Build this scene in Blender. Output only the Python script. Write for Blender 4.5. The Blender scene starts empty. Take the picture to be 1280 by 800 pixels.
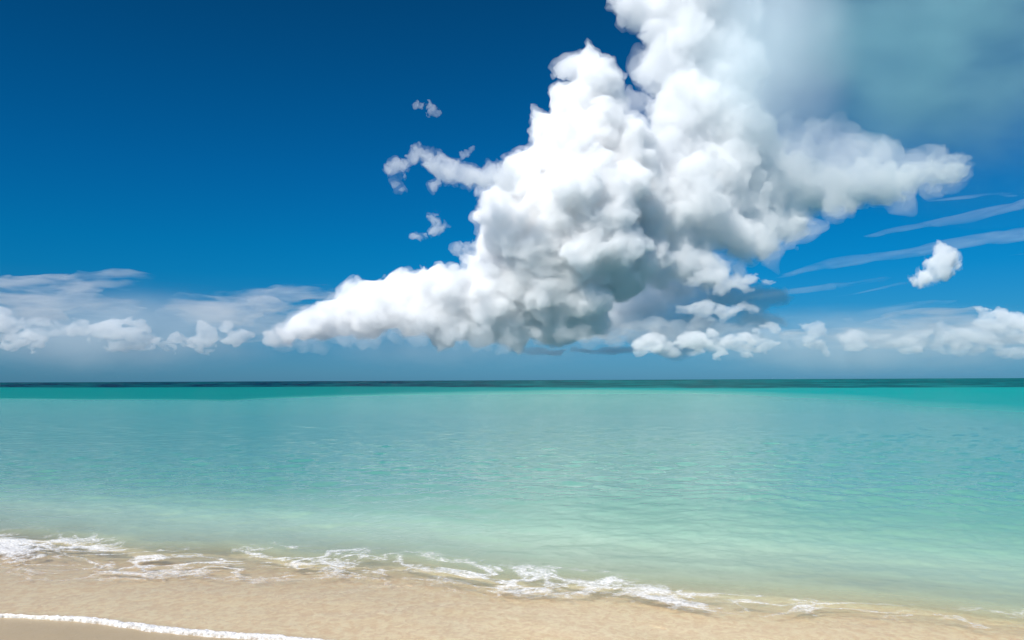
import bpy, math, random, time
import numpy as np
from mathutils import Vector, Euler, Matrix

T0 = time.time()
sc = bpy.context.scene
R = math.radians

# ------------------------------------------------------------------ camera
CAM_H = 1.75
W_PX, H_PX, F_PX = 1280.0, 800.0, 1000.0
PITCH = math.atan(75.3 / F_PX)
ROLL = R(0.25)
cam_d = bpy.data.cameras.new('camera')
cam = bpy.data.objects.new('camera', cam_d)
sc.collection.objects.link(cam)
cam_d.sensor_width = 36.0
cam_d.lens = 36.0 * F_PX / W_PX
cam_d.clip_start = 0.05
cam_d.clip_end = 250000.0
cam.location = (0, 0, CAM_H)
CAM_ROT = Matrix.Rotation(R(90) + PITCH, 3, 'X') @ Matrix.Rotation(-ROLL, 3, 'Z')
cam.rotation_euler = CAM_ROT.to_euler()
sc.camera = cam

# ------------------------------------------------------------------ render
sc.render.engine = 'CYCLES'
cy = sc.cycles
cy.use_denoising = True
cy.denoiser = 'OPENIMAGEDENOISE'
cy.max_bounces = 24
cy.diffuse_bounces = 3
cy.glossy_bounces = 3
cy.transmission_bounces = 6
cy.volume_bounces = 16
cy.transparent_max_bounces = 48
cy.use_adaptive_sampling = True
cy.adaptive_threshold = 0.015
cy.adaptive_min_samples = 24
cy.caustics_reflective = False
cy.caustics_refractive = False
cy.volume_step_rate = 1.0
cy.volume_max_steps = 64
vs = sc.view_settings
vs.view_transform = 'Standard'
vs.look = 'None'
vs.exposure = 0.36
vs.gamma = 1.0

# ------------------------------------------------------------------ sun + sky
SUN_EL, SUN_AZ = R(41), R(-148)      # azimuth from +Y (view direction), clockwise positive: behind and to the left
sun_d = bpy.data.lights.new('sun', 'SUN')
sun_d.energy = 4.7
sun_d.angle = R(0.53)
sun_d.color = (1.0, 0.965, 0.91)
sun = bpy.data.objects.new('sun', sun_d)
sc.collection.objects.link(sun)
sdir = Vector((math.cos(SUN_EL) * math.sin(SUN_AZ), math.cos(SUN_EL) * math.cos(SUN_AZ), math.sin(SUN_EL)))
sun.rotation_euler = sdir.to_track_quat('Z', 'Y').to_euler()
sun.location = (0, 0, 50)

world = bpy.data.worlds.new('World')
sc.world = world
world.use_nodes = True


class NT:
    """small helper to write node trees"""
    def __init__(s, tree):
        s.t = tree
        s.t.nodes.clear()

    def n(s, kind, **kw):
        nd = s.t.nodes.new(kind)
        ins = kw.pop('ins', {})
        for k, v in kw.items():
            setattr(nd, k, v)
        for k, v in ins.items():
            sock = nd.inputs[k]
            if isinstance(v, bpy.types.NodeSocket):
                s.t.links.new(v, sock)
            else:
                sock.default_value = v
        return nd

    def m(s, op, a, b=0.0, c=0.0, clamp=False):
        nd = s.n('ShaderNodeMath', operation=op, use_clamp=clamp, ins={0: a, 1: b, 2: c})
        return nd.outputs[0]

    def mr(s, v, a, b, c=0.0, d=1.0, smooth=False):
        nd = s.n('ShaderNodeMapRange', interpolation_type='SMOOTHSTEP' if smooth else 'LINEAR',
                 ins={0: v, 1: a, 2: b, 3: c, 4: d})
        return nd.outputs[0]

    def mix(s, f, a, b, blend='MIX'):
        nd = s.n('ShaderNodeMix', data_type='RGBA', blend_type=blend)
        for i, v in ((0, f), (6, a), (7, b)):
            if isinstance(v, bpy.types.NodeSocket):
                s.t.links.new(v, nd.inputs[i])
            else:
                nd.inputs[i].default_value = v
        return nd.outputs[2]

    def ramp(s, f, stops, interp='LINEAR'):
        nd = s.n('ShaderNodeValToRGB', ins={0: f})
        cr = nd.color_ramp
        cr.interpolation = interp
        while len(cr.elements) < len(stops):
            cr.elements.new(0.5)
        for e, (p, c) in zip(cr.elements, stops):
            e.position = p
            e.color = (*c, 1.0) if len(c) == 3 else c
        return nd.outputs[0]

    def link(s, a, b):
        s.t.links.new(a, b)


def srgb(r, g, b):
    return tuple(((c / 255) / 12.92 if c / 255 <= 0.04045 else ((c / 255 + 0.055) / 1.055) ** 2.4) for c in (r, g, b))


w = NT(world.node_tree)
sky = w.n('ShaderNodeTexSky', sky_type='NISHITA', sun_disc=False, sun_elevation=SUN_EL, sun_rotation=SUN_AZ,
          air_density=1.0, dust_density=0.3, ozone_density=3.0)
# the deep polarised blue of the photograph: the physical sky filtered by height above the horizon
tc = w.n('ShaderNodeTexCoord')
sep = w.n('ShaderNodeSeparateXYZ', ins={0: tc.outputs['Generated']})
el = sep.outputs[2]
tint = w.ramp(el, [
    (0.000, (0.085, 0.270, 0.560)), (0.033, (0.080, 0.262, 0.500)), (0.071, (0.040, 0.262, 0.470)),
    (0.127, (0.007, 0.275, 0.490)), (0.163, (0.003, 0.280, 0.490)), (0.252, (0.003, 0.260, 0.470)),
    (0.335, (0.003, 0.240, 0.425)), (0.500, (0.006, 0.190, 0.32)), (0.620, (0.45, 0.70, 0.95)), (1.000, (0.85, 1.0, 1.0))])
col = w.mix(1.0, sky.outputs[0], tint, 'MULTIPLY')
bg = w.n('ShaderNodeBackground', ins={0: col, 1: 0.114})
wo = w.n('ShaderNodeOutputWorld', ins={0: bg.outputs[0]})


# ------------------------------------------------------------------ object helpers
def ray(px, py):
    d = Vector(((px - W_PX / 2) / F_PX, (H_PX / 2 - py) / F_PX, -1.0))
    return CAM_ROT @ d


def at(px, py, Y):
    d = ray(px, py)
    return Vector((0, 0, CAM_H)) + d * (Y / d.y)


def tag(o, label=None, cat=None, group=None, kind=None):
    if label: o['label'] = label
    if cat: o['category'] = cat
    if group: o['group'] = group
    if kind: o['kind'] = kind
    return o


# ------------------------------------------------------------------ clouds
def up_matrix(n_out, n_in, off):
    """cubic interpolation matrix n_in -> n_out"""
    t = np.linspace(1 + off, n_in - 2.001 + off - 0.0, n_out) if n_in > 4 else np.linspace(1, n_in - 2.001, n_out)
    t = np.clip(t, 1, n_in - 2.001)
    i = np.floor(t).astype(int)
    f = t - i
    M = np.zeros((n_out, n_in), np.float32)
    r = np.arange(n_out)
    M[r, i - 1] += -0.5 * f + f * f - 0.5 * f ** 3
    M[r, i] += 1 - 2.5 * f * f + 1.5 * f ** 3
    M[r, i + 1] += 0.5 * f + 2 * f * f - 1.5 * f ** 3
    M[r, i + 2] += -0.5 * f * f + 0.5 * f ** 3
    return M


def lattice_noise(shape, cell, rng):
    """smooth noise on a voxel grid, one feature every `cell` voxels"""
    ns = [max(5, int(s / cell) + 4) for s in shape]
    L = rng.standard_normal(ns).astype(np.float32)
    for ax in range(3):
        M = up_matrix(shape[ax], ns[ax], 0)
        L = np.moveaxis(np.tensordot(M, L, axes=(1, ax)), 0, ax)
    return L.astype(np.float32)


def grow(puffs, rng, levels, rmin, k=(13, 8, 5), low=-0.25):
    """cauliflower: smaller balls over the skin of bigger ones"""
    out = [tuple(p) for p in puffs]
    cur = list(out)
    for lv in range(levels):
        nxt = []
        for (x, y, z, r) in cur:
            for _ in range(k[min(lv, len(k) - 1)]):
                v = rng.standard_normal(3)
                v /= np.linalg.norm(v) + 1e-6
                if v[2] < low:
                    v[2] = low + 0.2 * (v[2] - low)
                if v[1] > 0.3: v[1] *= -1
                q = r * (0.16 + 0.42 * rng.uniform(0, 1) ** 1.6)
                if q < rmin:
                    continue
                dd = r * rng.uniform(0.72, 0.98)
                nxt.append((x + v[0] * dd, y + v[1] * dd, z + v[2] * dd * 0.95, q))
        out += nxt
        cur = nxt
    return out


GRID_TREES = {}


def field_to_mesh(name, F, origin, h):
    """iso-surface of a numpy voxel field (positive inside) as a mesh, through a geometry-node volume"""
    nx, ny, nz = F.shape
    src = bpy.data.meshes.new('src')
    n = F.size
    src.vertices.add(n)
    at_ = src.attributes.new('f', 'FLOAT', 'POINT')
    at_.data.foreach_set('value', F.ravel())
    so = bpy.data.objects.new('src', src)
    sc.collection.objects.link(so)
    tree = bpy.data.node_groups.new('iso', 'GeometryNodeTree')
    tree.interface.new_socket('Geometry', in_out='OUTPUT', socket_type='NodeSocketGeometry')
    t = NT(tree)
    pos = t.n('GeometryNodeInputPosition')
    sp = t.n('ShaderNodeSeparateXYZ', ins={0: pos.outputs[0]})
    idx = []
    for a, N in enumerate((nx, ny, nz)):
        q = t.m('ROUND', t.m('DIVIDE', sp.outputs[a], 1.0))
        q = t.m('MINIMUM', t.m('MAXIMUM', q, 0.0), float(N - 1))
        idx.append(q)
    fi = t.n('FunctionNodeFloatToInt', ins={0: idx[0]}).outputs[0]
    fj = t.n('FunctionNodeFloatToInt', ins={0: idx[1]}).outputs[0]
    fk = t.n('FunctionNodeFloatToInt', ins={0: idx[2]}).outputs[0]

    def im(op, a, b, c=0):
        nd = t.n('FunctionNodeIntegerMath', operation=op)
        for i, v in ((0, a), (1, b), (2, c)):
            if isinstance(v, bpy.types.NodeSocket): t.link(v, nd.inputs[i])
            else: nd.inputs[i].default_value = v
        return nd.outputs[0]
    ii = im('MULTIPLY_ADD', fi, ny, fj)
    ii = im('MULTIPLY_ADD', ii, nz, fk)
    oi = t.n('GeometryNodeObjectInfo', ins={'Object': so})
    smp = t.n('GeometryNodeSampleIndex', data_type='FLOAT', domain='POINT')
    t.link(oi.outputs['Geometry'], smp.inputs['Geometry'])
    na = t.n('GeometryNodeInputNamedAttribute', data_type='FLOAT', ins={'Name': 'f'})
    t.link(na.outputs[0], smp.inputs['Value'])
    t.link(ii, smp.inputs['Index'])
    vc = t.n('GeometryNodeVolumeCube', ins={'Density': smp.outputs[0], 'Background': -1.0,
             'Min': (0, 0, 0), 'Max': (nx - 1, ny - 1, nz - 1),
             'Resolution X': nx, 'Resolution Y': ny, 'Resolution Z': nz})
    vm = t.n('GeometryNodeVolumeToMesh', resolution_mode='GRID', ins={'Volume': vc.outputs[0], 'Threshold': 0.0, 'Adaptivity': 0.0})
    out = t.n('NodeGroupOutput', ins={0: vm.outputs[0]})
    hm = bpy.data.meshes.new('tmp')
    ho = bpy.data.objects.new('tmp', hm)
    sc.collection.objects.link(ho)
    md = ho.modifiers.new('g', 'NODES')
    md.node_group = tree
    dg = bpy.context.evaluated_depsgraph_get()
    dg.update()
    ev = ho.evaluated_get(dg)
    me = bpy.data.meshes.new_from_object(ev)
    me.name = name
    co = np.empty(len(me.vertices) * 3, np.float32)
    me.vertices.foreach_get('co', co)
    co = co.reshape(-1, 3) * h + np.array(origin, np.float32)
    me.vertices.foreach_set('co', co.ravel())
    me.update()
    bpy.data.objects.remove(ho); bpy.data.objects.remove(so)
    bpy.data.meshes.remove(src); bpy.data.meshes.remove(hm)
    bpy.data.node_groups.remove(tree)
    return me


def cloud_mesh(name, puffs, h, rng, levels=3, rough=1.0, k=(15, 9, 5), low=-0.25, fringe=False):
    """puffs: world (x, y, z, r)"""
    S = np.array(grow(puffs, rng, levels, 1.3 * h, k, low), np.float32)
    lo = (S[:, :3] - S[:, 3:4]).min(0) - 7 * h
    hi = (S[:, :3] + S[:, 3:4]).max(0) + 7 * h
    n = np.ceil((hi - lo) / h).astype(int) + 1
    F = np.full(n, -7.0, np.float32)            # in voxels
    ax = [lo[a] + h * np.arange(n[a], dtype=np.float32) for a in range(3)]
    for x, y, z, r in S:
        R_ = r + 7 * h
        i0 = [max(0, int((c - R_ - lo[a]) / h)) for a, c in enumerate((x, y, z))]
        i1 = [min(n[a], int((c + R_ - lo[a]) / h) + 2) for a, c in enumerate((x, y, z))]
        X = (ax[0][i0[0]:i1[0]] - x)[:, None, None]
        Y = (ax[1][i0[1]:i1[1]] - y)[None, :, None]
        Z = (ax[2][i0[2]:i1[2]] - z)[None, None, :]
        d = (r - np.sqrt(X * X + Y * Y + Z * Z)) / h
        sub = F[i0[0]:i1[0], i0[1]:i1[1], i0[2]:i1[2]]
        np.maximum(sub, d, out=sub)
    nz = lattice_noise(F.shape, 26, rng) * 1.8 + lattice_noise(F.shape, 11, rng) * 1.1 + lattice_noise(F.shape, 5, rng) * 0.8 + lattice_noise(F.shape, 2.6, rng) * 0.4
    F0 = F.copy() if fringe else None
    F = F + np.clip(nz * rough, -6, 6)
    F[0], F[-1] = -3, -3
    F[:, 0], F[:, -1] = -3, -3
    F[:, :, 0], F[:, :, -1] = -3, -3
    me = field_to_mesh(name, F, lo, h)
    me2 = None
    if fringe:
        G = F + 1.2 + 3.0 * lattice_noise(F.shape, 16, rng) * 0.8 + 2.2 * lattice_noise(F.shape, 6, rng) + 1.7 * lattice_noise(F.shape, 3, rng)
        G = np.minimum(np.minimum(G, F + 4.5), F0 + 5.0)
        G[0], G[-1] = -3, -3
        G[:, 0], G[:, -1] = -3, -3
        G[:, :, 0], G[:, :, -1] = -3, -3
        me2 = field_to_mesh('cloud_fringe', G, lo, h)
    print('cloud', name, 'spheres', len(S), 'grid', n, 'verts', len(me.vertices), round(time.time() - T0, 1))
    return me, me2


def cloud_mat(name, density, aniso=0.0, skin=0.008, color=(1, 1, 1)):
    m = bpy.data.materials.new(name)
    m.use_nodes = True
    t = NT(m.node_tree)
    tr = t.n('ShaderNodeBsdfTransparent')
    df = t.n('ShaderNodeBsdfDiffuse', ins={0: (0.95, 0.95, 0.95, 1)})
    mx = t.n('ShaderNodeMixShader', ins={0: skin, 1: tr.outputs[0], 2: df.outputs[0]})
    v = t.n('ShaderNodeVolumeScatter', ins={'Color': (*color, 1), 'Density': density, 'Anisotropy': aniso})
    t.n('ShaderNodeOutputMaterial', ins={0: mx.outputs[0], 1: v.outputs[0]})
    m.cycles.volume_sampling = 'MULTIPLE_IMPORTANCE'
    return m


def patchy_mat(name, density, scale=(1 / 1800, 1 / 1800, 1 / 320), lo=0.38, hi=0.66, skin=0.002, color=(1, 1, 1), falloff=False):
    """thin cloud whose density varies in streaks; falloff: fades towards the rim of a unit ball"""
    m = bpy.data.materials.new(name)
    m.use_nodes = True
    t = NT(m.node_tree)
    tr = t.n('ShaderNodeBsdfTransparent')
    df = t.n('ShaderNodeBsdfDiffuse', ins={0: (0.95, 0.95, 0.95, 1)})
    mx = t.n('ShaderNodeMixShader', ins={0: skin, 1: tr.outputs[0], 2: df.outputs[0]})
    co = t.n('ShaderNodeTexCoord').outputs['Object']
    mp = t.n('ShaderNodeMapping', ins={0: co, 3: scale}).outputs[0]
    nz = t.n('ShaderNodeTexNoise', ins={'Vector': mp, 'Scale': 1.0, 'Detail': 3.0, 'Roughness': 0.55, 'Distortion': 0.3}).outputs[0]
    d = t.m('MULTIPLY', t.mr(nz, lo, hi, 0.0, 1.0, smooth=True), density)
    if falloff:
        ln = t.n('ShaderNodeVectorMath', operation='LENGTH', ins={0: co}).outputs['Value']
        d = t.m('MULTIPLY', d, t.mr(ln, 0.25, 0.97, 1.0, 0.0, smooth=True))
    v = t.n('ShaderNodeVolumeScatter', ins={'Color': (*color, 1), 'Density': d, 'Anisotropy': 0.2})
    if min(color) < 1:      # what is not scattered is absorbed, so the light that passes keeps its colour
        va = t.n('ShaderNodeVolumeAbsorption', ins={'Color': (*color, 1), 'Density': d})
        v = t.n('ShaderNodeAddShader', ins={0: v.outputs[0], 1: va.outputs[0]})
    t.n('ShaderNodeOutputMaterial', ins={0: mx.outputs[0], 1: v.outputs[0]})
    return m


def soft_cloud(name, label, x0, y0, x1, y1, D, depth_px, mat, group=None, tilt=0.0, seed=1):
    """a soft body of thin cloud: a lumpy ball stretched to size, its density falling off to nothing at the rim"""
    import bmesh
    bm = bmesh.new()
    bmesh.ops.create_icosphere(bm, subdivisions=4, radius=1.0)
    rng = random.Random(seed)
    ph = [rng.uniform(0, 6.28) for _ in range(6)]
    for v in bm.verts:
        c = v.co
        v.co = c * (1 - 0.05 * (1 + math.sin(5 * c.x + ph[0]) * math.sin(4 * c.z + ph[1])))
    me = bpy.data.meshes.new(name)
    bm.to_mesh(me); bm.free()
    me.polygons.foreach_set('use_smooth', np.ones(len(me.polygons), bool))
    me.materials.append(mat)
    o = bpy.data.objects.new(name, me)
    sc.collection.objects.link(o)
    o.location = at((x0 + x1) / 2, (y0 + y1) / 2, D)
    k = D / F_PX
    o.scale = ((x1 - x0) / 2 * k, depth_px * k, (y1 - y0) / 2 * k)
    o.rotation_euler = (0, -tilt, 0)
    tag(o, label, 'cloud', group)
    return o


D0 = 12000.0
M_ = D0 / F_PX     # metres per photo pixel at the main cloud's distance


def px_puffs(lst, D=D0, seed=1):
    rng = np.random.default_rng(seed)
    out = []
    for p in lst:
        x, y, r = p[:3]
        dy = p[3] if len(p) > 3 else rng.uniform(-0.5, 0.5) * r
        Y = D + dy * M_
        c = at(x, y, Y)
        out.append((c.x, c.y, c.z, r * D / F_PX))
    return out


def warp(me, rng, scale, amp):
    """push the skin about with a smooth vector noise so the balls lose their roundness"""
    n = len(me.vertices)
    if not n: return
    co = np.empty(n * 3, np.float32)
    me.vertices.foreach_get('co', co)
    co = co.reshape(-1, 3)
    d = np.zeros_like(co)
    for k in range(10):
        v = rng.standard_normal(3); v /= np.linalg.norm(v)
        q = rng.standard_normal(3); q /= np.linalg.norm(q)
        f = rng.uniform(0.6, 1.8) * 2 * math.pi / scale
        ph = co @ (v * f).astype(np.float32) + rng.uniform(0, 6.28)
        ph += 0.8 * np.sin(co @ (q * f * 0.6).astype(np.float32) + rng.uniform(0, 6.28))
        q2 = rng.standard_normal(3); q2 /= np.linalg.norm(q2)
        d += np.sin(ph)[:, None] * (q2 * amp / 2.2).astype(np.float32)
    co += d
    me.vertices.foreach_set('co', co.ravel())
    me.update()


def cloud(name, label, lst, D, h_px, mat, seed=1, levels=3, rough=1.0, group=None, stretch=None, tilt=0.0,
          fringe=None, parent=None, **kw):
    rng = np.random.default_rng(seed)
    P = np.array(px_puffs(lst, D, seed))
    mid = P[:, :3].mean(0)
    st = np.array(stretch or (1, 1, 1), float)
    ct, sn = math.cos(tilt), math.sin(tilt)
    Q = P.copy()
    Q[:, :3] -= mid
    x, z = Q[:, 0] * ct + Q[:, 2] * sn, -Q[:, 0] * sn + Q[:, 2] * ct
    Q[:, 0], Q[:, 2] = x, z
    Q[:, :3] /= st
    h = h_px * D / F_PX
    meshes = cloud_mesh(name, Q, h, rng, levels, rough, fringe=bool(fringe), **kw)
    objs = []
    for me, mt in zip(meshes, (mat, fringe)):
        if me is None:
            continue
        wr = np.random.default_rng(seed + 900)
        warp(me, wr, 34 * h, 3.2 * h)
        warp(me, wr, 12 * h, 1.2 * h)
        n = len(me.vertices)
        co = np.empty(n * 3, np.float32)
        me.vertices.foreach_get('co', co)
        co = co.reshape(-1, 3) * st
        x, z = co[:, 0] * ct - co[:, 2] * sn, co[:, 0] * sn + co[:, 2] * ct
        co[:, 0], co[:, 2] = x, z
        me.vertices.foreach_set('co', co.astype(np.float32).ravel())
        me.update()
        me.polygons.foreach_set('use_smooth', np.ones(len(me.polygons), bool))
        me.materials.clear(); me.materials.append(mt)
        o = bpy.data.objects.new(me.name, me)
        sc.collection.objects.link(o)
        objs.append(o)
    o = objs[0]
    if parent is not None:
        o.parent = parent
        o.location = Vector(mid) - parent.location
    else:
        o.location = mid
        tag(o, label, 'cloud', group)
    for c in objs[1:]:
        c.parent = o
    return o


MAIN = [
    # shelf on the left
    (362,420,12),(385,405,18),(412,402,22),(440,395,28),(470,385,34),(505,378,36),(530,372,34),(560,378,36),(590,385,38),(520,395,26),(470,402,20),
    (555,404,26),(600,406,24),(640,402,32),(680,396,34),(718,392,30),(742,398,18),(620,375,48),(660,360,52),(700,362,48),
    (510,362,24),(540,361,24),(472,376,20),(568,362,20),
    # column going up
    (610,345,34),(640,310,44),(680,300,60,-20),(720,305,58,-20),(640,265,34),(665,240,40),(690,265,52,-30),(730,260,60),(625,250,18),(655,215,22),
    (700,205,42),(700,170,32),(725,140,40),(748,103,26),(730,88,20),(704,88,13),(745,175,46),(770,205,44,20),(785,260,52,40),(765,320,52),
    (690,175,24),(680,155,15),(765,125,16),(775,345,24,0),(805,318,22,20),
]
RIGHT = [
    (850,145,40,50),(846,95,40,70),(858,50,50,70),(835,18,36,70),(800,8,30,60),(783,15,19,60),(870,-10,60,80),(895,30,50,90),(890,90,52,90),(885,150,58,90),(845,200,46,60),(830,245,56,50),
    (890,210,58,80),(935,190,46,110),(880,275,48,80),(925,250,50,100),(970,235,45,120),(950,288,30,110),(920,300,30,100),(990,278,24,110),(1022,240,32,120),(1065,235,28,120),(1105,240,22,120),(1140,222,18,130),(1165,220,17,130),(1190,214,13,130),(1125,245,13,120),
    # low right strips
    (845,335,26,40),(880,330,26,60),(835,300,34,60),(825,340,22,40),
]
SOFT = [(930,170,40),(1000,185,34),(1030,215,38),(1070,205,34),(1110,215,32),(1150,214,28),(1185,210,20),(1205,212,12),(1120,245,24),(1160,236,20),(1050,250,26),(960,300,26),(1005,300,12),
    (790,130,20),(800,90,14),(880,345,20),(920,342,18),(850,355,18)]
BASE = [(338,423,7),(352,425,10),(375,424,12),(400,424,13),(430,421,15),(462,420,16),(495,418,17),(530,418,17),(565,420,17),(600,424,16),(635,425,16),(668,424,15),(700,423,14),(728,420,13)]

mat_main = cloud_mat('cloud_main', 0.0072, color=(0.978, 0.986, 0.990))
mat_fringe = cloud_mat('cloud_fringe', 0.0024, skin=0.003)
mat_side = cloud_mat('cloud_side', 0.0011, skin=0.003)
mat_soft = cloud_mat('cloud_soft', 0.0036, skin=0.004)
mat_wisp = cloud_mat('cloud_wisp', 0.0035, skin=0.004)
mat_right = cloud_mat('cloud_right', 0.0032, skin=0.004, color=(0.978, 0.986, 0.990))
mat_base_solid = cloud_mat('cloud_underside', 0.0016, skin=0.004)
mat_far = cloud_mat('cloud_far', 0.0062, skin=0.004)
mat_bank = patchy_mat('cloud_bank', 0.00075)
mat_veil = patchy_mat('cloud_veil', 0.00074, scale=(2.6, 1.5, 3.6), lo=0.30, hi=0.66, color=(0.52, 0.80, 0.82), falloff=True)
mat_shoulder = patchy_mat('cloud_shoulder', 0.0016, scale=(1.3, 1.3, 1.6), lo=0.15, hi=0.7, falloff=True, color=(0.93, 0.98, 1.0))
mat_faint = patchy_mat('cloud_faint', 0.00009, scale=(2.2, 1.0, 1.6), lo=0.4, hi=0.65, falloff=True)
mat_haze = patchy_mat('cloud_haze', 0.00070, scale=(3.0, 1.0, 1.5), lo=0.15, hi=0.75, falloff=True, color=(0.92, 0.98, 1.0))
mat_base = patchy_mat('cloud_base', 0.0007, scale=(2.5, 1.0, 1.2), lo=0.25, hi=0.7, falloff=True, color=(0.85, 0.95, 1.0))
mat_cirrus = cloud_mat('cloud_cirrus', 0.00042, skin=0.002)


def chain(pts, r0, r1, step=0.55):
    """puffs along a polyline of photo pixels, the radius running from r0 to r1 (and back when r1 is a pair)"""
    out = []
    L = [math.dist(pts[i], pts[i + 1]) for i in range(len(pts) - 1)]
    T = sum(L)
    d = 0.0
    while d <= T:
        u, k = d, 0
        while k < len(L) - 1 and u > L[k]:
            u -= L[k]; k += 1
        f = u / L[k]
        t = d / T
        r = r0 + (r1 - r0) * t
        out.append((pts[k][0] + (pts[k + 1][0] - pts[k][0]) * f, pts[k][1] + (pts[k + 1][1] - pts[k][1]) * f, r))
        d += max(r * step, 0.8)
    return out


# ---- the towering cloud
tower = cloud('cumulus_cloud', 'huge white towering cumulus filling the middle and right of the sky', MAIN, D0, 1.5, mat_main, seed=3, levels=3, fringe=mat_fringe)

# ---- the thin grey-blue veil that spreads from its top to the right
cloud('flank', None, RIGHT, D0 + 200, 1.8, mat_right, seed=6, levels=3, rough=1.6, parent=tower, fringe=mat_side)
cloud('soft_flank', None, SOFT, D0 + 900, 2.4, mat_side, seed=4, levels=2, rough=1.2, parent=tower)
cloud('soft_base', None, BASE, 11300, 1.8, mat_side, seed=14, levels=2, rough=1.2, parent=tower)
soft_cloud('cloud_veil', 'thin grey-blue veil of cloud spreading to the top right corner', 770, -270, 1600, 305, 13500, 150, mat_veil, seed=5)
soft_cloud('cloud_veil', 'smooth white shoulder of cloud between the tower top and the thin veil', 820, -120, 1090, 240, 12600, 90, mat_shoulder, seed=15)

# ---- small clouds left of the tower
cloud('ragged_cloud', 'ragged grey-white cloud arm reaching left from the tower, curled at its tip',
      [(490,214,6),(498,208,7),(508,206,8),(516,196,9),(522,188,8),(532,194,9),(540,204,10),(549,213,11),(560,216,12),(573,219,12),(588,221,12),(602,221,13),(616,222,14),(630,222,16),(566,217,12),(581,220,12),(595,222,12),(495,232,4),(500,236,4),(506,220,4),(541,233,4),(545,225,5),(553,199,7),(562,206,8)],
      10500, 1.0, mat_wisp, seed=7, fringe=mat_side, levels=3, rough=0.75)
cloud('small_cloud', 'small faint wisp of cloud high in the deep blue, topmost of the small ones',
      [(520,129,4),(527,131,5),(534,134,6),(541,137,6),(546,141,4),(539,146,4),(533,140,5)], 10500, 0.8, mat_soft, seed=8, levels=2, rough=1.5)
cloud('small_cloud', 'tiny fleck of cloud above the ragged cloud arm', [(577,192,2.5),(582,190,3),(587,188,2.5)], 10500, 0.6, mat_soft, seed=9, levels=2, rough=1.2)
cloud('small_cloud', 'small ragged hooked cloud below the cloud arm',
      [(518,293,3),(525,295,3.5),(533,293,4),(540,289,6),(547,284,8),(540,275,6),(552,282,5),(545,270,3)], 10500, 0.8, mat_wisp, seed=10, fringe=mat_side, levels=2, rough=1.3)
cloud('small_cloud', 'small bright puff of cumulus alone among the streaks on the right',
      [(1177,322,12),(1166,328,11),(1188,326,11),(1195,332,8),(1176,336,13),(1165,342,10),(1155,347,9),(1146,352,7),(1158,356,5),(1182,340,9),(1140,350,4),(1172,312,6)], 10500, 0.7, mat_main, seed=11, levels=3, rough=1.7, fringe=mat_fringe)
cloud('small_cloud', 'small grey puff hugging the tower edge above the white shelf',
      [(598,268,6),(604,258,7),(612,250,8),(600,240,5),(606,288,4),(612,268,7)], 11500, 0.9, mat_wisp, seed=12, fringe=mat_side, levels=2, rough=1.2)
cloud('small_cloud', 'faint grey tuft behind the top of the white shelf',
      [(572,310,6),(582,313,8),(594,314,9),(606,312,8),(588,322,9)], 12600, 0.9, mat_soft, seed=13, levels=2, rough=1.2)

# ---- low clouds along the horizon, each 11 km away
FD = 11000
def far(label, lst, seed, mat=None, h=1.0, lv=2, D=FD, grp='low clouds along the horizon', nm='horizon_cloud', st_=0, **kw):
    rr = random.Random(seed)
    lst = list(lst) + [(x + rr.uniform(-1.3, 1.3) * r, y + rr.uniform(0.1, 0.9) * r, r * rr.uniform(0.35, 0.6)) for (x, y, r) in lst for _ in range(2)]
    kw['stretch'] = (2.0, 1.5, 0.8) if st_ else (1.35, 1.2, 0.85)
    return cloud(nm, label, lst, D, h, mat or mat_far, seed=seed, levels=lv, rough=0.9, group=grp, low=-0.1, **kw)

far('bright low cloud at the left edge of the photo above the horizon', [(-14,398,12),(2,392,9),(12,398,9),(24,404,8),(-2,408,12),(16,412,8),(36,403,5),(44,401,5),(55,402,5),(62,404,4)], 21)
far('flat-based grey and white cloud bank second from the left edge', [(72,405,5),(86,407,5),(30,418,7),(50,416,8),(66,414,7),(84,414,7),(100,414,6),(12,423,6),(40,422,6)], 22, mat=mat_soft)
far('lumpy cloud bank with white knobs left of the lone small tower', [(118,408,5),(132,404,6),(150,404,7),(162,402,6),(172,405,6),(180,412,6),(145,416,11),(165,418,10),(184,424,8),(198,426,6),(128,420,9),(112,424,6),(150,432,8),(170,432,7),(134,434,6),(190,434,5),(206,432,4)], 23)
far('small lone tower of cloud with a bright round top over the horizon', [(255,411,6),(252,418,7),(260,418,6),(246,426,7),(258,426,8),(252,434,8),(262,433,6),(240,434,5)], 24)
far('small bright puff right of the small lone tower', [(286,408,5),(291,417,6),(299,418,7),(306,420,5),(296,424,7),(287,424,6)], 25)
far('white knob of cloud at the left foot of the tall tower', [(340,420,5),(350,414,7),(358,418,7),(345,426,7),(356,427,7),(368,424,5),(335,428,4)], 26)
far('cluster of small white puffs right of the gap under the streaks', [(1008,408,5),(1018,412,7),(1014,420,6),(1028,418,5),(1015,432,6),(1026,434,7),(1006,432,4)], 27)
far('ragged white cloud second in the right-hand horizon row', [(1050,424,4),(1060,422,6),(1070,420,7),(1076,430,6),(1064,434,5),(1054,432,4)], 28)
far('ragged white cloud third in the right-hand horizon row', [(1092,426,4),(1102,424,5),(1112,428,6),(1120,430,4),(1100,434,4),(1090,436,3)], 29)
far('tall white cloud at the right edge of the photo above the horizon', [(1226,388,7),(1236,394,8),(1248,392,9),(1258,398,11),(1268,402,12),(1280,402,12),(1250,410,11),(1240,408,9),(1266,416,9),(1292,410,14),(1228,402,6),(1284,420,10)], 30)
far('low grey lumpy bank below the tall cloud at the right edge', [(1140,424,7),(1158,418,8),(1172,410,8),(1180,420,9),(1196,424,9),(1212,420,10),(1228,424,9),(1244,430,8),(1176,434,7),(1200,437,7),(1226,438,7),(1252,440,7),(1272,440,8),(1150,434,6),(1290,438,8)], 31, mat=mat_soft)
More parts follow.
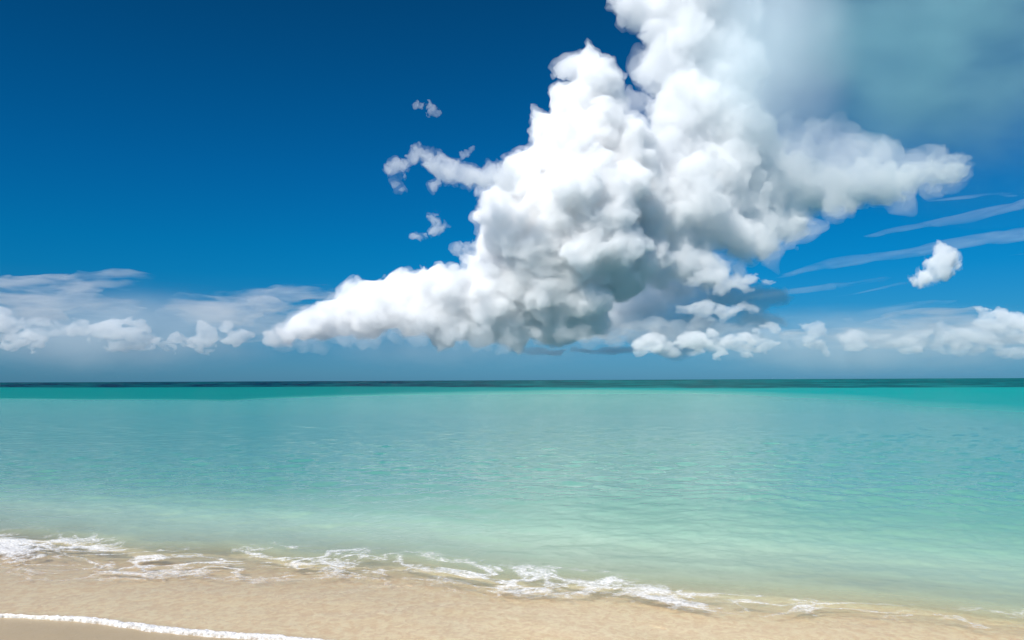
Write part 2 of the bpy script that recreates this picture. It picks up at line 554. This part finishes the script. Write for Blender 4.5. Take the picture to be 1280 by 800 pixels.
far('long flat grey bank low under the tower on its right side', [(800,430,7),(815,428,8),(830,434,8),(848,428,7),(862,430,8),(878,428,8),(895,432,8),(912,428,9),(925,432,8),(938,426,8),(950,434,8),(965,436,6),(840,440,6),(870,441,6),(900,442,6),(930,442,5)], 32, mat=mat_far)
far('pale soft cloud bank filling the gap between the tower foot and the right-hand horizon row', [(745,425,11),(768,420,13),(792,415,14),(818,412,15),(845,410,15),(872,410,14),(900,412,14),(928,414,14),(955,418,13),(980,422,12),(1002,426,10),(830,428,12),(880,428,12),(930,430,11),(975,432,9)], 96, mat=mat_side, D=11600, h=1.4)
far('small bright puff above the long flat bank under the tower', [(954,408,4),(962,406,5),(970,410,5),(946,413,4)], 33)
far('long thin strip of white cloud just under the overhang of the tower', [(880,350,9),(900,347,11),(918,351,10),(940,351,9),(958,356,6),(868,355,9),(905,358,9),(930,358,7),(886,343,7)], 35, mat=mat_soft, D=11300)
far('second thin strip of white cloud below the overhang strip', [(850,386,6),(866,387,8),(884,384,9),(902,386,8),(922,388,8),(940,388,6),(875,392,7),(910,393,7)], 36, mat=mat_soft, D=11300)
far('ragged white cloud between the long flat bank and the first horizon cluster', [(798,430,7),(812,425,9),(826,427,8),(842,430,6),(820,436,8),(802,437,6)], 37)
far('pair of small white knobs low under the tower near the dark base', [(858,424,6),(868,421,7),(880,424,7),(892,421,6),(874,431,7),(888,431,6)], 38)
far('low pale knob right of centre in the horizon row', [(905,424,5),(916,420,7),(928,423,7),(938,427,6),(918,431,7),(932,433,6)], 39)
far('small ragged cloud fourth in the right-hand horizon row', [(1132,428,5),(1144,424,6),(1154,428,6),(1146,435,6),(1136,436,5)], 91)
far('small pale cloud fifth in the right-hand horizon row below the tall cloud', [(1190,420,5),(1202,416,6),(1212,421,6),(1204,428,7),(1194,430,6)], 92)
far('low broken white cloud under the left edge cloud bank', [(6,424,6),(20,420,7),(34,422,7),(48,425,6),(24,430,7),(10,432,6),(40,433,6)], 93)
far('small white knobs in the gap between the left cloud banks', [(94,398,4),(104,402,5),(98,410,6),(88,414,5),(110,412,5)], 94)
far('low pale cloud between the lumpy bank and the small tower', [(212,428,5),(222,425,6),(230,430,6),(218,434,6)], 95)
# dark flat cloud bases in the shade of the tower
cloud('shaded_cloud', 'dark blue-grey flat cloud base in the shade under the tower', [(660,438,4),(680,438,5),(700,438,6),(720,437,6),(740,438,6),(760,439,6),(778,437,5),(790,436,4)], 13500, 1.0, mat_wisp, seed=41, levels=1, rough=0.8, stretch=(3,2,1))
cloud('shaded_cloud', 'large blue-grey layered mass in shade, joining the tower to the low clouds on its right',
      [(760,375,26),(790,385,28),(820,372,30),(850,366,28),(880,372,26),(910,368,24),(935,374,20),(958,370,15),(978,374,9),(775,408,22),(805,412,22),(838,404,24),(870,402,22),(900,404,20),(930,402,18),(955,400,14),(975,398,8),(750,400,20),(830,428,14),(870,428,14),(905,426,13),(940,424,10)],
      15200, 1.6, mat_base_solid, seed=42, levels=2, rough=1.3, stretch=(1.5, 1.3, 1))
soft_cloud('low_cloud', 'soft grey base of the white shelf fading down towards the horizon', 320, 390, 840, 470, 11500, 60, mat_base, seed=43)
# ---- pale banks and cirrus
soft_cloud('low_cloud', 'wide soft grey-blue haze of cloud low on the left over the horizon', -160, 350, 430, 480, 10800, 150, mat_haze, seed=44)
soft_cloud('low_cloud', 'wide soft grey-blue haze of cloud low on the right over the horizon', 740, 375, 1460, 480, 10800, 150, mat_haze, seed=45)
def bank(label, lst, seed, D=26000, mat=None, st=(3, 3, 1), h=1.6, rough=1.2, lv=2, **kw):
    return cloud('cloud_bank', label, lst, D, h, mat or mat_bank, seed=seed, levels=lv, rough=rough, stretch=st, group='pale veils low in the sky', **kw)
bank('pale sheet of high cloud at the left edge with a streaky flat top', [(30,362,10),(55,356,9),(80,360,12),(105,356,9),(135,354,6),(60,374,14),(20,382,12),(90,376,12),(125,382,10),(150,386,7),(40,392,12)], 51)
bank('pale veil of cloud over the small lone tower', [(245,372,9),(260,382,14),(285,376,14),(310,370,12),(340,366,9),(370,364,7),(400,364,5),(300,390,16),(260,400,14),(340,386,12),(230,396,10)], 52)
bank('long pale haze bank running out to the left of the white shelf', [(330,405,10),(370,396,12),(410,384,10),(450,372,8),(480,364,6),(340,420,12),(380,410,12),(310,414,8)], 53)
bank('pale haze bank behind the right-hand row of horizon clouds', [(1010,418,10),(1050,412,11),(1090,408,11),(1130,404,11),(1165,400,10),(1200,398,8),(1060,426,12),(1120,422,13),(1180,420,14),(1240,420,14),(1290,420,14)], 54)
def streak(label, pts, r0, r1, seed, n=3, spread=2.0, mat=None):
    r0, r1 = max(0.8, r0 * 1.0), max(0.8, r1 * 1.0)
    (x0, y0), (x1, y1) = pts[0], pts[-1]
    rng = random.Random(seed)
    lst = []
    for k in range(n):
        dy = (k - (n - 1) / 2) * spread
        off = rng.uniform(0, 0.25)
        q = [(x + (x1 - x0) * off * (1 - i / (len(pts) - 1)), y + (y1 - y0) * off * (1 - i / (len(pts) - 1)) + dy * (0.3 + i / (len(pts) - 1))) for i, (x, y) in enumerate(pts)]
        lst += chain(q, r0, r1, 0.7)
    return cloud('cirrus_streak', label, lst, 24000, 0.9, mat or mat_cirrus, seed=seed, levels=1, rough=0.9, stretch=(7, 2, 1), tilt=math.atan2(-(y1 - y0), x1 - x0), k=(6,), low=-1, group='thin streaks of cirrus')
streak('longest brightest cirrus streak, climbing right to the photo edge', [(1040,304),(1130,288),(1210,270),(1310,248)], 0.8, 4.2, 61)
streak('soft cirrus streak passing just above the small lone puff', [(990,342),(1060,326),(1130,316),(1220,298),(1310,286)], 3.0, 2.2, 62)
streak('thin cirrus streak leading left into the tower from the lone puff', [(930,374),(1010,364),(1080,354),(1135,346)], 4.0, 0.8, 63)
streak('soft cirrus streak right of the small lone puff', [(1190,338),(1240,328),(1310,318)], 1.0, 4.5, 64)
streak('faint cirrus streak lowest above the right-hand horizon clouds', [(990,398),(1060,392),(1130,386),(1200,378)], 4.0, 0.9, 65)
streak('short thin cirrus streak beside the tip of the right cloud arm', [(1175,252),(1210,245),(1262,241)], 1.5, 0.8, 66, n=2)
streak('faint short cirrus streak between the tower and the lone puff', [(1005,380),(1060,368),(1120,358)], 1.0, 0.8, 67, n=1)
print('clouds', time.time() - T0)

# ------------------------------------------------------------------ shore geometry
def off(x, y):                                   # metres seaward of the water's edge
    return y + 0.345 * x + 0.10 * np.sin(x * 1.3 + 0.6) + 0.05 * np.sin(x * 3.1 + 2.0) - 4.88

def sand_z(x, y):
    s = off(x, y)
    z = np.interp(s, [-400, -60, -6, 0, 0.9, 2.2, 3.2, 4.5, 9, 25, 60, 110, 200, 400, 1e6],
                  [3.0, 2.2, 0.34, 0.0, -0.035, -0.085, -0.16, -0.30, -0.75, -1.7, -2.4, -3.2, -8, -14, -40])
    near = np.clip(1.4 - np.abs(s - 1.2) / 5.0, 0, 1)
    z = z + near * (0.0025 * np.sin(5 * s + 2.2 * np.sin(x * 1.1) + x * 1.7))
    return z

def grid_mesh(name, X, Y, Z, attrs=None):
    ny, nx = X.shape
    me = bpy.data.meshes.new(name)
    me.vertices.add(nx * ny)
    me.vertices.foreach_set('co', np.stack([X, Y, Z], -1).astype(np.float32).ravel())
    i = (np.arange(ny - 1)[:, None] * nx + np.arange(nx - 1)[None, :])
    q = np.stack([i, i + 1, i + nx + 1, i + nx], -1).reshape(-1, 4)
    nf = len(q)
    me.loops.add(nf * 4)
    me.loops.foreach_set('vertex_index', q.ravel().astype(np.int32))
    me.polygons.add(nf)
    me.polygons.foreach_set('loop_start', np.arange(0, nf * 4, 4, dtype=np.int32))
    me.polygons.foreach_set('loop_total', np.full(nf, 4, np.int32))
    me.polygons.foreach_set('use_smooth', np.ones(nf, bool))
    for k, v in (attrs or {}).items():
        a = me.attributes.new(k, 'FLOAT', 'POINT')
        a.data.foreach_set('value', v.astype(np.float32).ravel())
    me.update(); me.validate()
    return me

# ---- 2D noise
def vnoise(x, y, seed):
    xi, yi = np.floor(x).astype(np.int64), np.floor(y).astype(np.int64)
    fx, fy = x - xi, y - yi
    fx, fy = fx * fx * (3 - 2 * fx), fy * fy * (3 - 2 * fy)
    def hsh(a, b):
        h = (a * 374761393 + b * 668265263 + seed * 974634777) & 0xffffffff
        h = ((h ^ (h >> 13)) * 1274126177) & 0xffffffff
        return ((h ^ (h >> 16)) & 0xffff) / 32767.5 - 1.0
    return (hsh(xi, yi) * (1 - fx) + hsh(xi + 1, yi) * fx) * (1 - fy) + (hsh(xi, yi + 1) * (1 - fx) + hsh(xi + 1, yi + 1) * fx) * fy

def fbm(x, y, seed, oct=4, gain=0.5):
    a, t, n = 1.0, 0.0, 0.0
    for k in range(oct):
        t = t + a * vnoise(x * 2 ** k + 17.3 * k, y * 2 ** k - 9.1 * k, seed + k)
        n += a; a *= gain
    return t / n

# ---- sand: one sheet from behind the camera out under the sea
def spread(lo, hi, mid0, mid1, n_mid, n_out, p=2.6):
    a = np.linspace(mid0, mid1, n_mid)
    t = (np.arange(1, n_out + 1) / n_out) ** p
    return np.concatenate([(mid0 - (mid0 - lo) * t)[::-1], a, mid1 + (hi - mid1) * t])
gx = spread(-3000, 3000, -9, 9, 420, 50, 4)
gy = spread(-600, 3000, 3.6, 13.0, 420, 50, 4)
X, Y = np.meshgrid(gx, gy)
Z = sand_z(X, Y) + 0.004 * fbm(X * 4, Y * 3, 5, 5)
sand_me = grid_mesh('sand', X, Y, Z, {'wet': off(X, Y)})
sand = bpy.data.objects.new('sand', sand_me); sc.collection.objects.link(sand)
tag(sand, kind='structure')
ms = bpy.data.materials.new('sand'); ms.use_nodes = True
t = NT(ms.node_tree)
tcn = t.n('ShaderNodeTexCoord').outputs['Object']
def noise(t, vec, scale, detail=4, rough=0.55, dist=0.0, sc3=None):
    if sc3:
        vec = t.n('ShaderNodeMapping', ins={0: vec, 3: sc3}).outputs[0]
    return t.n('ShaderNodeTexNoise', ins={'Vector': vec, 'Scale': scale, 'Detail': detail, 'Roughness': rough, 'Distortion': dist}).outputs[0]
n1 = noise(t, tcn, 0.9, 4, sc3=(1, 1.6, 1))
rot = t.n('ShaderNodeMapping', ins={0: tcn, 2: (0, 0, R(-24)), 3: (1, 0.75, 1)}).outputs[0]
n2 = noise(t, rot, 17.0, 5, 0.62, 0.8)
n3 = noise(t, tcn, 260.0, 2)
wet = t.n('ShaderNodeAttribute', attribute_name='wet').outputs['Fac']
under = t.mr(wet, -0.05, 0.25, smooth=True)          # loose sand under the wash against the packed wet strip
packed = t.mix(n1, (0.42, 0.315, 0.18, 1), (0.47, 0.355, 0.21, 1))
loose = t.mix(t.mr(n2, 0.34, 0.66, smooth=True), (0.85, 0.57, 0.32, 1), (0.98, 0.75, 0.45, 1))
dry = t.mix(n1, (0.62, 0.52, 0.40, 1), (0.68, 0.58, 0.45, 1))
colr = t.mix(under, packed, loose)
colr = t.mix(t.mr(wet, -3.0, -1.8, 1, 0, smooth=True), colr, dry)
colr = t.mix(t.mr(n3, 0.3, 0.7, 0.0, 0.05), colr, (0.2, 0.14, 0.09, 1))
rgh = t.mr(wet, -2.4, -1.2, 0.9, 0.42)
bmp = t.n('ShaderNodeBump', ins={'Strength': 0.35, 'Distance': 0.01, 'Height': t.m('ADD', n2, t.m('MULTIPLY', n3, 0.12))})
pb = t.n('ShaderNodeBsdfPrincipled', ins={'Base Color': colr, 'Roughness': rgh, 'Specular IOR Level': 0.35, 'Normal': bmp.outputs[0]})
t.n('ShaderNodeOutputMaterial', ins={0: pb.outputs[0]})
sand_me.materials.append(ms)

# ---- water: a fan of rows, fine near the shore, real waves while the grid resolves them
rows = [3.6]
while rows[-1] < 90000:
    y_ = rows[-1]
    step = max(0.004, 0.62 * (y_ * y_) / (CAM_H * F_PX) * 1.25)
    rows.append(y_ + min(step, y_ * 0.35))
ry = np.array(rows)
ru = np.concatenate([-np.geomspace(9, 0.84, 26), np.linspace(-0.82, 0.82, 1150), np.geomspace(0.84, 9, 26)])
Y, U = np.meshgrid(ry, ru, indexing='ij')
X = U * Y
print('water grid', X.shape, time.time() - T0)
S = off(X, Y)
rngw = np.random.default_rng(12)
Zw = np.zeros_like(X)
dY = np.gradient(ry)[:, None] * np.ones_like(X)
near_rows = ry < 70
Xn, Yn = X[near_rows], Y[near_rows]
Wn = np.zeros_like(Xn)
for k in range(70):
    lam = 0.09 * (1.15 / 0.09) ** (k / 69.0) * rngw.uniform(0.9, 1.1)
    th = R(90) + rngw.normal(0, R(62))
    kx, ky = math.cos(th) * 2 * math.pi / lam, math.sin(th) * 2 * math.pi / lam
    amp = 0.0040 * lam ** 0.85 * rngw.uniform(0.6, 1.3)
    ph = kx * Xn + ky * Yn + rngw.uniform(0, 6.28) + 0.7 * vnoise(Xn / (lam * 3.5), Yn / (lam * 2.5), 100 + k)
    g = 1 - np.abs(np.sin(ph * 0.5))            # peaked crests
    fade = np.clip(2.2 - dY[near_rows] / (lam * 0.28), 0, 1)
    Wn += amp * fade * (1.2 * g + 0.5 * np.sin(ph) - 0.44)
ruffle = 0.75 + 0.45 * fbm(Xn * 0.12, Yn * 0.25, 77, 3)
calm = np.interp(S[near_rows], [0, 1.2, 2.6, 5, 12], [0.10, 0.38, 0.45, 0.8, 1.0])
Zw[near_rows] = Wn * ruffle * calm * 1.0
# the little spent wave running up the sand
crest = 2.75 + 0.45 * fbm(X * 0.55, Y * 0 + 3.3, 31, 3) 
q = (S - crest)
Zw += 0.035 * np.where(q < 0, np.exp(-(q / 0.22) ** 2), np.exp(-(q / 0.75) ** 2)) * (Y < 40)
# wash between the front and the wave: criss-cross ripples
rip = fbm(X * 5 + 0.8 * fbm(X * 1.5, Y * 1.5, 9, 2), S * 5.0, 41, 4, 0.6)
Zw += 0.0030 * rip * np.exp(-((S - 1.3) / 1.3) ** 2)
Zs = sand_z(X, Y)
film = np.interp(S, [-0.02, 0.0, 0.06, 0.4, 1.2, 2.2], [-0.02, 0.0, 0.010, 0.016, 0.028, 0.05])
base = np.interp(S, [0, 1.2, 2.4, 3.4], [1, 1, 0.4, 0.0])
Zw = base * (Zs + film) + (1 - base) * 0.0 + Zw * np.clip(S / 0.25, 0, 1)
Zw = np.where(S < -0.02, Zs - 0.03, Zw)
depth = np.maximum(Zw - Zs, 0.0)
# seabed colour patches, weed and deeper water far out, as distance bands that wander
lx = X / np.maximum(Y, 1)
band1 = np.interp(lx, [-0.9, -0.64, -0.35, -0.1, 0.1, 0.2, 0.35, 0.5, 0.64, 0.9], [88, 84, 68, 100, 125, 110, 62, 36, 27, 24]) * (1 + 0.05 * fbm(lx * 6, Y * 0, 3, 3))       # pale sand ends
band2 = np.interp(lx, [-0.9, -0.64, -0.2, 0.05, 0.3, 0.9], [300, 260, 230, 180, 150, 145]) * (1 + 0.04 * fbm(lx * 5, Y * 0 + 5, 4, 3))  # deep water begins
deep1 = np.clip((Y - band1) / (band1 * np.interp(lx, [-0.64, -0.3, 0.2, 0.45], [0.08, 0.2, 0.3, 0.9])), 0, 1)
deep2 = np.clip((Y - band2) / (band2 * 0.06), 0, 1)
spk = fbm(lx * 26, np.log(np.maximum(Y, 1)) * 7, 91, 4, 0.6)
deep2 = np.clip(deep2 * (0.88 + 0.55 * spk), 0, 1)
rightw = np.clip((lx + 0.15) / 0.3, 0, 1)
wob = fbm(X * 0.06, Y * 0.10, 55, 4)
water_me = grid_mesh('water', X, Y, Zw, {'depth': depth, 'deep1': deep1, 'deep2': deep2, 'side': rightw, 'wob': wob, 'shore': S})
water = bpy.data.objects.new('water', water_me); sc.collection.objects.link(water)
tag(water, kind='structure')
mw_ = bpy.data.materials.new('sea_water'); mw_.use_nodes = True
t = NT(mw_.node_tree)
A = lambda nm: t.n('ShaderNodeAttribute', attribute_name=nm).outputs['Fac']
tco = t.n('ShaderNodeTexCoord').outputs['Object']
dist = t.n('ShaderNodeSeparateXYZ', ins={0: tco}).outputs[1]
dep = A('depth')
body = t.ramp(t.mr(t.m('ADD', dep, t.m('MULTIPLY', A('wob'), 0.12)), 0.0, 2.4), [
    (0.00, (0.78, 0.80, 0.60)), (0.06, (0.56, 0.72, 0.53)), (0.13, (0.27, 0.45, 0.33)), (0.22, (0.165, 0.385, 0.28)), (0.40, (0.11, 0.37, 0.27)), (0.70, (0.075, 0.37, 0.27)), (1.0, (0.05, 0.37, 0.275))])
mid = t.mix(A('side'), (0.0, 0.190, 0.175, 1), (0.0, 0.275, 0.255, 1))
body = t.mix(A('deep1'), body, mid)
far_ = t.mix(A('side'), (0.0, 0.024, 0.050, 1), (0.0, 0.080, 0.088, 1))
body = t.mix(A('deep2'), body, far_)
lng = noise(t, tco, 1.0, 4, 0.6, sc3=(0.02, 0.09, 1))
body = t.mix(t.mr(lng, 0.35, 0.65, 0.0, 0.22), body, t.mix(1.0, body, (0.62, 0.80, 0.86, 1), 'MULTIPLY'))
b1 = noise(t, tco, 1.0, 6, 0.65, 0.4, sc3=(4.0, 5.0, 1))
b2 = noise(t, tco, 1.0, 4, 0.6, 0.3, sc3=(0.8, 1.4, 1))
b3 = noise(t, tco, 1.0, 3, 0.6, 0.2, sc3=(0.12, 0.30, 1))
hgt = t.m('ADD', t.m('MULTIPLY', b1, t.mr(dist, 7, 25, 0.008, 0.034)), t.m('ADD', t.m('MULTIPLY', b2, t.mr(dist, 10, 60, 0.012, 0.13)), t.m('MULTIPLY', b3, t.mr(dist, 40, 300, 0.04, 0.7))))
calmf = t.mr(A('shore'), 0.0, 3.0, 0.35, 1.0)
bump = t.n('ShaderNodeBump', ins={'Strength': 0.9, 'Distance': 1.0, 'Height': t.m('MULTIPLY', hgt, calmf)}).outputs[0]
df = t.n('ShaderNodeBsdfDiffuse', ins={'Color': body, 'Normal': bump})
tr = t.n('ShaderNodeBsdfTransparent', ins={'Color': t.mix(t.mr(dep, 0.05, 0.35), (0.98, 1, 0.99, 1), (0.66, 0.93, 0.84, 1))})
opac = t.mr(dep, 0.055, 0.34, 0.0, 1.0)
inner = t.n('ShaderNodeMixShader', ins={0: t.m('POWER', opac, 0.8), 1: tr.outputs[0], 2: df.outputs[0]})
gl = t.n('ShaderNodeBsdfGlossy', distribution='GGX', ins={'Color': (1, 1, 1, 1), 'Roughness': t.mr(dist, 6, 80, 0.06, 0.21), 'Normal': bump})
fr = t.n('ShaderNodeFresnel', ins={'IOR': 1.42}).outputs[0]
fr = t.m('MULTIPLY', fr, t.ramp(t.mr(dist, 5, 305), [(0.0, (0.20,) * 3), (0.012, (0.45,) * 3), (0.028, (1.0,) * 3), (0.07, (1.0,) * 3), (0.13, (0.72,) * 3), (0.35, (0.40,) * 3), (0.9, (0.25,) * 3)]))
fr = t.m('MINIMUM', fr, 0.62)
fr = t.m('MULTIPLY', fr, t.mr(A('deep1'), 0, 1, 1.0, 0.30))
top = t.n('ShaderNodeMixShader', ins={0: fr, 1: inner.outputs[0], 2: gl.outputs[0]})
t.n('ShaderNodeOutputMaterial', ins={0: top.outputs[0]})
water_me.materials.append(mw_)

# ---- foam
fx = np.linspace(-9, 9, 1500)
fs = np.linspace(0.35, 4.2, 420)
FS, FX = np.meshgrid(fs, fx, indexing='ij')
FY = FS + 4.88 - 0.345 * FX - 0.10 * np.sin(FX * 1.3 + 0.6) - 0.05 * np.sin(FX * 3.1 + 2.0)
wx = FX + 0.5 * fbm(FX * 0.9, FS * 1.2, 61, 3)
wy = FS + 0.22 * fbm(FX * 1.1, FS * 1.6, 62, 3)
c0 = 2.50 + 0.40 * fbm(FX * 0.55, FS * 0, 31, 3) - 0.12 * np.clip(-FX - 2, 0, 3)
left_heavy = np.interp(FX, [-6, -3, 0, 4, 7], [1.0, 1.0, 0.95, 0.92, 0.95])
widthf = np.interp(FX, [-6, -2, 1, 6], [1.15, 1.0, 0.55, 0.45])
env = np.exp(-np.abs((FS - c0) / np.where(FS < c0, widthf, np.interp(FX, [-6, -2, 1], [0.75, 0.6, 0.35]))) ** 2.4) * left_heavy
patch = fbm(wx * 0.9, wy * 1.2, 63, 4)
def ridge(n_, w_=2.2): return np.clip(1 - np.abs(n_) * w_, -0.5, 1)
ua, va = wx * 0.92 + wy * 0.38, wy * 0.92 - wx * 0.38
lace = np.maximum(ridge(fbm(ua * 1.1, va * 2.0, 64, 4, 0.55), 4.2), ridge(fbm(ua * 2.2 - 5, va * 3.6, 65, 4, 0.55), 4.2) * 0.9)
fine = fbm(FX * 13, FS * 13, 66, 4, 0.6)
dens = env * (0.44 + 0.9 * patch) + 0.60 * (lace - 0.25) * env + 0.14 * fine * env
dens = np.clip((dens - 0.17) * 1.5, 0, 1)
# heights follow the water there
def water_surface(x, y):
    iy = np.interp(y, ry, np.arange(len(ry)))
    iu = np.interp(x / y, ru, np.arange(len(ru)))
    y0 = np.clip(iy.astype(int), 0, len(ry) - 2); u0 = np.clip(iu.astype(int), 0, len(ru) - 2)
    fy, fu = iy - y0, iu - u0
    return (Zw[y0, u0] * (1 - fy) * (1 - fu) + Zw[y0 + 1, u0] * fy * (1 - fu) + Zw[y0, u0 + 1] * (1 - fy) * fu + Zw[y0 + 1, u0 + 1] * fy * fu)
ok = FY > 3.7
FZ = water_surface(FX, np.maximum(FY, 3.7)) + 0.004 + 0.014 * dens * (0.6 + 0.6 * fine)
foam_me = grid_mesh('sea_foam', FX, FY, FZ, {'foam': dens})
foam = bpy.data.objects.new('sea_foam', foam_me); sc.collection.objects.link(foam)
tag(foam, 'lacy white foam left by the small spent wave', 'foam', kind='stuff')
mf = bpy.data.materials.new('foam'); mf.use_nodes = True
t = NT(mf.node_tree)
fa = t.n('ShaderNodeAttribute', attribute_name='foam').outputs['Fac']
ft = t.n('ShaderNodeTexCoord').outputs['Object']
bub = t.n('ShaderNodeTexVoronoi', feature='F1', ins={'Vector': ft, 'Scale': 42.0}).outputs[0]
fn = noise(t, ft, 26, 4, 0.65, 0.5)
al = t.m('MULTIPLY', t.mr(t.m('ADD', fa, t.m('MULTIPLY', t.m('SUBTRACT', fn, 0.5), 1.5)), 0.12, 0.95, smooth=True), t.mr(fa, 0.02, 0.25))
al = t.m('MULTIPLY', al, t.mr(bub, 0.25, 0.75, 0.85, 0.60))
fd = t.n('ShaderNodeBsdfDiffuse', ins={'Color': (0.88, 0.87, 0.86, 1), 'Normal': t.n('ShaderNodeBump', ins={'Strength': 0.5, 'Distance': 0.01, 'Height': t.m('ADD', bub, fn)}).outputs[0]})
ftr = t.n('ShaderNodeBsdfTransparent')
fm = t.n('ShaderNodeMixShader', ins={0: t.m('MULTIPLY', al, 0.88), 1: ftr.outputs[0], 2: fd.outputs[0]})
t.n('ShaderNodeOutputMaterial', ins={0: fm.outputs[0]})
foam_me.materials.append(mf)

# the bead of foam along the very edge of the wash: a low rounded ridge
ex = np.linspace(-8, 9, 3400)
ev_ = np.linspace(-1, 1, 19)
EV, EX = np.meshgrid(ev_, ex, indexing='ij')
wid = 0.044 * (0.40 + 1.1 * np.clip(0.55 + fbm(EX * 1.4, EX * 0, 71, 3), 0.05, 1.2)) * (1 + 0.25 * fbm(EX * 9, EX * 0, 72, 3))
wid = wid * np.where((EX > -3.80) & (EX < -3.42), 0.22, 1.0)
sft = 0.035 * fbm(EX * 2.2, EX * 0, 73, 4) + 0.012 * fbm(EX * 12, EX * 0, 74, 3)
ES = 0.03 + sft + EV * wid * (1 + 0.2 * fbm(EX * 20, EV * 0.5 + 4, 75, 2))
EY = ES + 4.88 - 0.345 * EX - 0.10 * np.sin(EX * 1.3 + 0.6) - 0.05 * np.sin(EX * 3.1 + 2.0)
EZ = sand_z(EX, EY) + 0.010 + 0.024 * np.sqrt(np.clip(1 - EV ** 2, 0, 1)) * (0.75 + 0.35 * fbm(EX * 30, EY * 30, 76, 3)) - 0.014 * (np.abs(EV) > 0.99)
edge_me = grid_mesh('foam_edge', EX, EY, EZ, {'foam': np.clip(1.15 - EV ** 2 * 0.55, 0, 1)})
edge = bpy.data.objects.new('foam_edge', edge_me); sc.collection.objects.link(edge)
tag(edge, 'thin white bead of foam along the edge of the wash on wet sand', 'foam', kind='stuff')
edge_me.materials.append(mf)
print('script', time.time() - T0)
